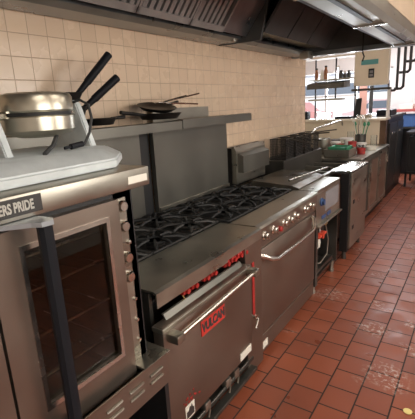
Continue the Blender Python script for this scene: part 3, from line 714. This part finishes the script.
struct('wall_header', box(-1.70, -1.22, 6.62, 6.76, 1.79, 3.0), cream)
t = thing('wall_switch', 'black double switch plate on the cream header', 'switch', (-1.45, 6.615, 1.94))
bm = bmesh.new(); bx(bm, -1.49, -1.41, 6.606, 6.62, 1.90, 2.03, .003); obj('plate', bm, black, t)
for z in (1.935, 1.985): 
    bm = bmesh.new(); bx(bm, -1.475, -1.425, 6.600, 6.606, z-.018, z+.018, .002); obj('rocker', bm, grey, t)
bm = bmesh.new(); bx(bm, -1.60, -1.36, 6.606, 6.62, 2.09, 2.16, .002); tag(obj('small_sign', bm, teal, at=(-1.48, 6.61, 2.12)), 'small teal sign above the black switch', 'sign')
t = thing('ticket_rail', 'grey metal rail under the cream header', 'rail', (-1.5, 6.6, 1.72))
bm = bmesh.new(); bx(bm, -1.72, -1.16, 6.56, 6.64, 1.715, 1.75, .004); obj('rail', bm, steel_dark, t)
for x in (-1.68, -1.20):
    bm = bmesh.new(); bx(bm, x-.008, x+.008, 6.60, 6.64, 1.75, 1.80); obj('hanger', bm, steel_dark, t)
# nested pipes right of header
for k, (x, zb, lab_) in enumerate(((-1.10, 1.70, 'longest black pipe, elbowing under the rail'), (-1.02, 1.72, 'second longest black pipe beside the header'), (-.95, 1.95, 'third black pipe, of middle length'), (-.88, 2.10, 'shortest black pipe, farthest right'))):
    bm = bmesh.new(); yy = 6.68+.045*k; tube(bm, [(x, yy, 3.0), (x, yy, zb+.03), (x-.03, yy, zb), (x-.10-.02*k, yy, zb)], .021, 10)
    tag(obj('drain_pipe', bm, badge_m, smooth=True), lab_, 'pipe', 'black pipes hanging beside the cream header')
bm = bmesh.new(); bx(bm, -1.215, -1.175, 6.63, 6.70, 1.306, 1.715); tag(obj('white_post', bm, whitep, at=(-1.195, 6.66, 1.306)), 'white post standing between the ledge and the rail', 'post')
# posts / curtain behind
t = obj('hanging_banner', box(-2.12, -1.98, 8.72, 8.75, .9, 2.05), plain('curtain', (.55, .30, .24), .8)); tag(t, 'narrow orange-red banner hanging behind the pass', 'banner')
t['category'] = 'banner'
bm = bmesh.new(); tube(bm, [(-1.90, 8.75, 0), (-1.90, 8.75, 3.0)], .04, 12); tag(obj('dark_column', bm, badge_m, smooth=True), 'dark slim column behind the pass beside the banner', 'column')

# dark low cabinets continuing past the half wall
t = thing('back_bar', 'dark low bar cabinet beyond the cream half wall', 'cabinet', (-1.5, 7.8, 0))
bm = bmesh.new(); bx(bm, -1.75, -1.22, 6.90, 8.30, 0, 1.28); obj('carcass', bm, black, t)
bm = bmesh.new(); bx(bm, -1.78, -1.18, 6.90, 8.32, 1.28, 1.32, .004); obj('worktop', bm, steel_dark, t)
for k in range(2):
    bm = bmesh.new(); bx(bm, -1.22, -1.20, 6.95+k*.67, 7.58+k*.67, .12, 1.20, .004); d = obj('door', bm, badge_m, t)
    bm = bmesh.new(); bx(bm, -1.20, -1.185, 7.1+k*.67, 7.3+k*.67, 1.02, 1.05, .003); obj('handle', bm, chrome, d)
bm = bmesh.new(); bx(bm, -1.29, -1.205, 6.62, 6.74, 0, 1.27); struct('trim_2', bm, wood)
# dim items beyond: blue bin shelf, red strip
t = thing('storage_rack', 'low rack with blue bins and a red top against the far wall', 'rack', (-.3, 9.3, 0))
bm = bmesh.new(); bx(bm, -1.50, .9, 9.0, 9.6, 1.30, 1.35); obj('top_board', bm, plain('rack_red', (.45, .10, .09), .5), t)
for x in (-1.48, .86):
    bm = bmesh.new(); bx(bm, x, x+.03, 9.02, 9.58, 0, 1.30); obj('side_frame', bm, black, t)
bm = bmesh.new(); bx(bm, -1.45, .86, 9.3, 9.35, 0, .95); obj('back_panel', bm, black, t)
for k, lab_ in enumerate(('blue bin on the far rack, leftmost', 'blue bin on the far rack, next to the leftmost', 'blue bin on the far rack, third along')):
    x = -1.42+k*.42
    t = tray('storage_bin', x, x+.36, 9.05, 9.5, 1.00, .24, bluebin, lab_, 'bin', 'blue bins on the far rack')
obj('bin_shelf', box(-1.45, .86, 9.03, 9.55, .97, .995), steel_dark, bpy.data.objects['storage_rack'])
for k, (x, m_, lab_) in enumerate(((-1.42, label, 'white carton on top of the far rack, left'), (-1.14, plain('carton_pink', (.55, .32, .30), .7), 'pinkish carton on the far rack top, middle'), (-.85, grey, 'grey carton on the far rack top, right'))):
    tag(obj('carton', box(x, x+.24, 9.1, 9.4, 1.351, 1.44+.04*(k % 2)), m_, at=(x+.13, 9.25, 1.351)), lab_, 'carton', 'cartons on the far rack')
t = thing('aisle_table', 'dark steel-topped work table standing far down the aisle', 'table', (-.4, 8.3, 0))
bm = bmesh.new(); bx(bm, -1.10, .3, 7.9, 8.6, .95, .99); obj('tabletop', bm, badge_m, t)
for x in (-1.08, .26):
    for y in (7.93, 8.55):
        bm = bmesh.new(); bx(bm, x, x+.035, y, y+.035, 0, .95); obj('leg', bm, black, t)
bm = bmesh.new(); bx(bm, -1.08, .28, 7.93, 8.57, .25, .28); bx(bm, -1.05, .25, 8.0, 8.5, .28, .90); obj('lower_shelf', bm, black, t)

# ================================================================ exhaust hood
t = thing('exhaust_hood', 'long stainless exhaust hood above the cooking line', 'hood', (-1.3, 2.5, 2.1))
HB, HF, HZ = -1.88, -.62, 2.10
ya, yb = -1.2, 4.62
# rear plenum and rear gutter
bm = bmesh.new(); prism(bm, [(HB, HZ), (HB, 3.0), (HB+.03, 3.0), (HB+.03, HZ+.04), (HB+.21, HZ+.04), (HB+.215, HZ+.02), (HB+.17, HZ)], 'y', ya, yb); obj('rear_gutter', bm, hood_steel, t)
# front lip: channel with slots
bm = bmesh.new()
prism(bm, [(-.82, HZ), (-.62, HZ+.01), (-.60, HZ+.05), (-.60, HZ+.13), (-.63, HZ+.13), (-.63, HZ+.08), (-.80, HZ+.06)], 'y', ya, yb)
fl = obj('front_lip', bm, steel, t)
bm = bmesh.new(); bx(bm, -.635, -.612, ya, yb, HZ+.13, 2.95); bx(bm, -.612, -.600, ya, yb, HZ+.125, HZ+.14); obj('front_fascia', bm, plain('fascia_tan', (.50, .38, .27), .45, 0, .08, 3), t)
for a, b in ((ya+.3, 1.9), (2.15, 3.05), (3.25, 4.45)):
    bm = bmesh.new(); bx(bm, -.705, -.675, a, b, HZ+.000, HZ+.02); s = obj('lip_slot', bm, black, fl)
    s.rotation_euler = (0, 0, 0)
for y in (2.02, 3.12, 4.52):
    bm = bmesh.new(); bx(bm, -.825, -.60, y, y+.02, HZ-.006, HZ+.008); obj('joint_cover', bm, steel_bright, fl)
# inner front skin
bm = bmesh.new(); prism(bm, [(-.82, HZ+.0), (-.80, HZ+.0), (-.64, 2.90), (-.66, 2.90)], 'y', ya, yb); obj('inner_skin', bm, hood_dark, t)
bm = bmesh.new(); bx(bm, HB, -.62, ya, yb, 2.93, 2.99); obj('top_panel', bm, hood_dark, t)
# baffle filters of the near section
F0 = Vector((-1.64, 0, HZ+.045)); F1 = Vector((-1.02, 0, 2.93))
fd = (F1-F0).normalized(); fn = Vector((fd.z, 0, -fd.x))
wf = .49
y = ya+.02
while y < 2.5:
    e = min(y+wf, 2.66)
    bm = bmesh.new()
    p = lambda s, n, yy: F0+fd*s+fn*n+Vector((0, yy, 0))
    def slab(s0, s1, n0, n1, a, b):
        vs = [bm.verts.new(p(s, n, yy)) for yy in (a, b) for s, n in ((s0, n0), (s1, n0), (s1, n1), (s0, n1))]
        for f in ((0, 1, 2, 3), (7, 6, 5, 4), (0, 4, 5, 1), (1, 5, 6, 2), (2, 6, 7, 3), (3, 7, 4, 0)): bm.faces.new([vs[i] for i in f])
    L_ = (F1-F0).length
    slab(0, .04, 0, .035, y, e-.006); slab(L_-.04, L_, 0, .035, y, e-.006)
    slab(0, L_, 0, .035, y, y+.018); slab(0, L_, 0, .035, e-.024, e-.006)
    q = y+.03; 
    while q < e-.06:
        slab(.03, L_-.03, .010, .028, q, q+.034); q += .056
    ff = obj('baffle_filter', bm, mauve, t)
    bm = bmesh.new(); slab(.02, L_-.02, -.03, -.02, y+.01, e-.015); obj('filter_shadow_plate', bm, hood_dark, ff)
    y += wf
bm = bmesh.new(); slab(0, L_, 0, .02, 2.67, 3.02); obj('blank_strip', bm, hood_steel, t)
# partition and far section
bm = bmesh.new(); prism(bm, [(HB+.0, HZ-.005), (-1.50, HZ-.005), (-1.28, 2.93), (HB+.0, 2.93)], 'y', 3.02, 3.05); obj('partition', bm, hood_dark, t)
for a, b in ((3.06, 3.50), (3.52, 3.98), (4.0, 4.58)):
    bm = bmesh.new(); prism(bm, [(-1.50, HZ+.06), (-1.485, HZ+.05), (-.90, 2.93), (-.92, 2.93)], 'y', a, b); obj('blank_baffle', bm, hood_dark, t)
bm = bmesh.new()
q = 3.08
while q < 4.55:
    bx(bm, -1.68, -1.50, q, q+.03, HZ+.07, HZ+.10); q += .055
obj('low_filter', bm, steel, t)
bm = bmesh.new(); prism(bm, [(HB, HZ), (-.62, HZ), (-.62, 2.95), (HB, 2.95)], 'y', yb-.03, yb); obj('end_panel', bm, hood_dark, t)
bm = bmesh.new(); bx(bm, HB, -.60, yb-.05, yb+.06, HZ-.01, HZ+.035, .004); obj('end_lip', bm, hood_steel, t)
bm = bmesh.new(); lathe(bm, [(.02, 0), (.02, -.02), (.014, -.03), (.001, -.03)], (-1.69, 2.93, HZ+.03), 'z', 16); obj('grease_cup', bm, steel, t, True)
bm = bmesh.new(); bx(bm, -1.70, -1.60, 4.36, 4.50, HZ-.05, HZ+.03, .006); obj('grease_box', bm, steel, t)
bm = bmesh.new(); tube(bm, [(-1.08, 4.50, 2.30), (-1.08, 4.50, 2.06), (-1.06, 4.48, 2.02), (-1.08, 4.5, 1.98)], .008, 6); obj('hanging_hook', bm, black, t, True)
# ceiling soffit beam on the right of the hood
struct('trim_3', box(-.52, -.44, -2, 10, 2.86, 3.0), plain('soffit', (.55, .42, .30), .7, 0, .08, 4))

# small yellow disc on the floor at the right
bm = bmesh.new(); lathe(bm, [(.02, .0), (.022, .004), (.001, .006)], (-.175, 2.02, .001), 'z', 20)
tag(obj('bottle_cap', bm, plain('cap_yellow', (.75, .65, .25), .5), smooth=True), 'small pale yellow disc lying on the tiles', 'cap')

# ================================================================ lamps
def ceiling_lamp(x, y, power, sx=.55, sy=1.15):
    t = thing('ceiling_light', 'fluorescent ceiling light over the aisle', 'ceiling light', (x, y, 2.95), 'ceiling lights over the aisle')
    bm = bmesh.new(); frame(bm, 0, 1, 0, 1, 0, 1, .1, .9, .1, .9); bm.free()
    bm = bmesh.new(); bx(bm, x-sx/2-.03, x+sx/2+.03, y-sy/2-.03, y+sy/2+.03, 2.965, 3.0); obj('housing', bm, whitep, t)
    m, nt, b = newmat('lamp_glow'); b.inputs['Emission Color'].default_value = (1, .92, .82, 1); b.inputs['Emission Strength'].default_value = power
    bm = bmesh.new(); bx(bm, x-sx/2, x+sx/2, y-sy/2, y+sy/2, 2.955, 2.966); obj('diffuser', bm, m, t)
for x, y, p in ((.75, .1, 8), (.75, 2.3, 8), (.75, 4.6, 12)): ceiling_lamp(x, y, p)
ld = bpy.data.lights.new('oven_fill', 'POINT'); ld.energy = .5; ld.color = (1, .80, .5); ld.shadow_soft_size = .03  # added point light that brightens the oven interior
lo = bpy.data.objects.new('oven_fill', ld); COL.objects.link(lo); lo.location = (-1.35, .45, 1.28)
# unseen area lights added as soft daylight; the right wall has no windows
for wy in (.2, 3.2):
    ld = bpy.data.lights.new('side_fill', 'AREA'); ld.shape = 'RECTANGLE'; ld.size = 2.0; ld.size_y = 1.0; ld.energy = 52; ld.color = (1, .95, .88)
    lo = bpy.data.objects.new('side_fill', ld); COL.objects.link(lo); lo.location = (1.95, wy, 1.9); lo.rotation_euler = (0, PI/2, 0); lo.rotation_euler = (PI/2, 0, PI/2)
# daylight at the far window
ld = bpy.data.lights.new('window_daylight', 'AREA'); ld.shape = 'RECTANGLE'; ld.size = 2.0; ld.size_y = 1.1; ld.energy = 200; ld.color = (.86, .93, 1)
lo = bpy.data.objects.new('window_daylight', ld); COL.objects.link(lo); lo.location = (-2.8, FY+.3, 1.7); lo.rotation_euler = (-PI/2, 0, 0)
ld = bpy.data.lights.new('dining_fill', 'AREA'); ld.size = 1.6; ld.energy = 110; ld.color = (.92, .95, 1)  # unseen overhead area light, brightens the dining end
lo = bpy.data.objects.new('dining_fill', ld); COL.objects.link(lo); lo.location = (-1.6, 8.2, 2.9)
sun = bpy.data.lights.new('sun', 'SUN'); sun.energy = 4.0; sun.angle = .01
so = bpy.data.objects.new('sun', sun); COL.objects.link(so); so.rotation_euler = (math.radians(48), 0, math.radians(-150+180))
wd = bpy.data.worlds.new('World'); SC.world = wd; wd.use_nodes = True
bg = wd.node_tree.nodes['Background']; bg.inputs[0].default_value = (.80, .90, 1, 1); bg.inputs[1].default_value = 1.5

# ================================================================ camera
yaw, pitch, roll, f = -6.03106076e-01, 2.54349173e-01, 5.24188167e-02, 399.47
fw = Vector((math.sin(yaw)*math.cos(pitch), math.cos(yaw)*math.cos(pitch), -math.sin(pitch)))
r = Vector((math.cos(yaw), -math.sin(yaw), 0)); d = fw.cross(r)
c_, s_ = math.cos(roll), math.sin(roll)
r2 = r*c_+d*s_; d2 = -r*s_+d*c_
cd = bpy.data.cameras.new('camera'); cam = bpy.data.objects.new('camera', cd); COL.objects.link(cam)
M = Matrix((r2, -d2, -fw)).transposed().to_4x4(); M.translation = Vector((0, 0, 9.42324936*T)); cam.matrix_world = M
cd.sensor_fit = 'HORIZONTAL'; cd.sensor_width = 36; cd.lens = 36*f/415; cd.clip_start = .02
SC.camera = cam
SC.view_settings.view_transform = 'Standard'; SC.view_settings.look = 'None'; SC.view_settings.gamma = 1
SC.view_settings.use_curve_mapping = False; SC.view_settings.exposure = 0
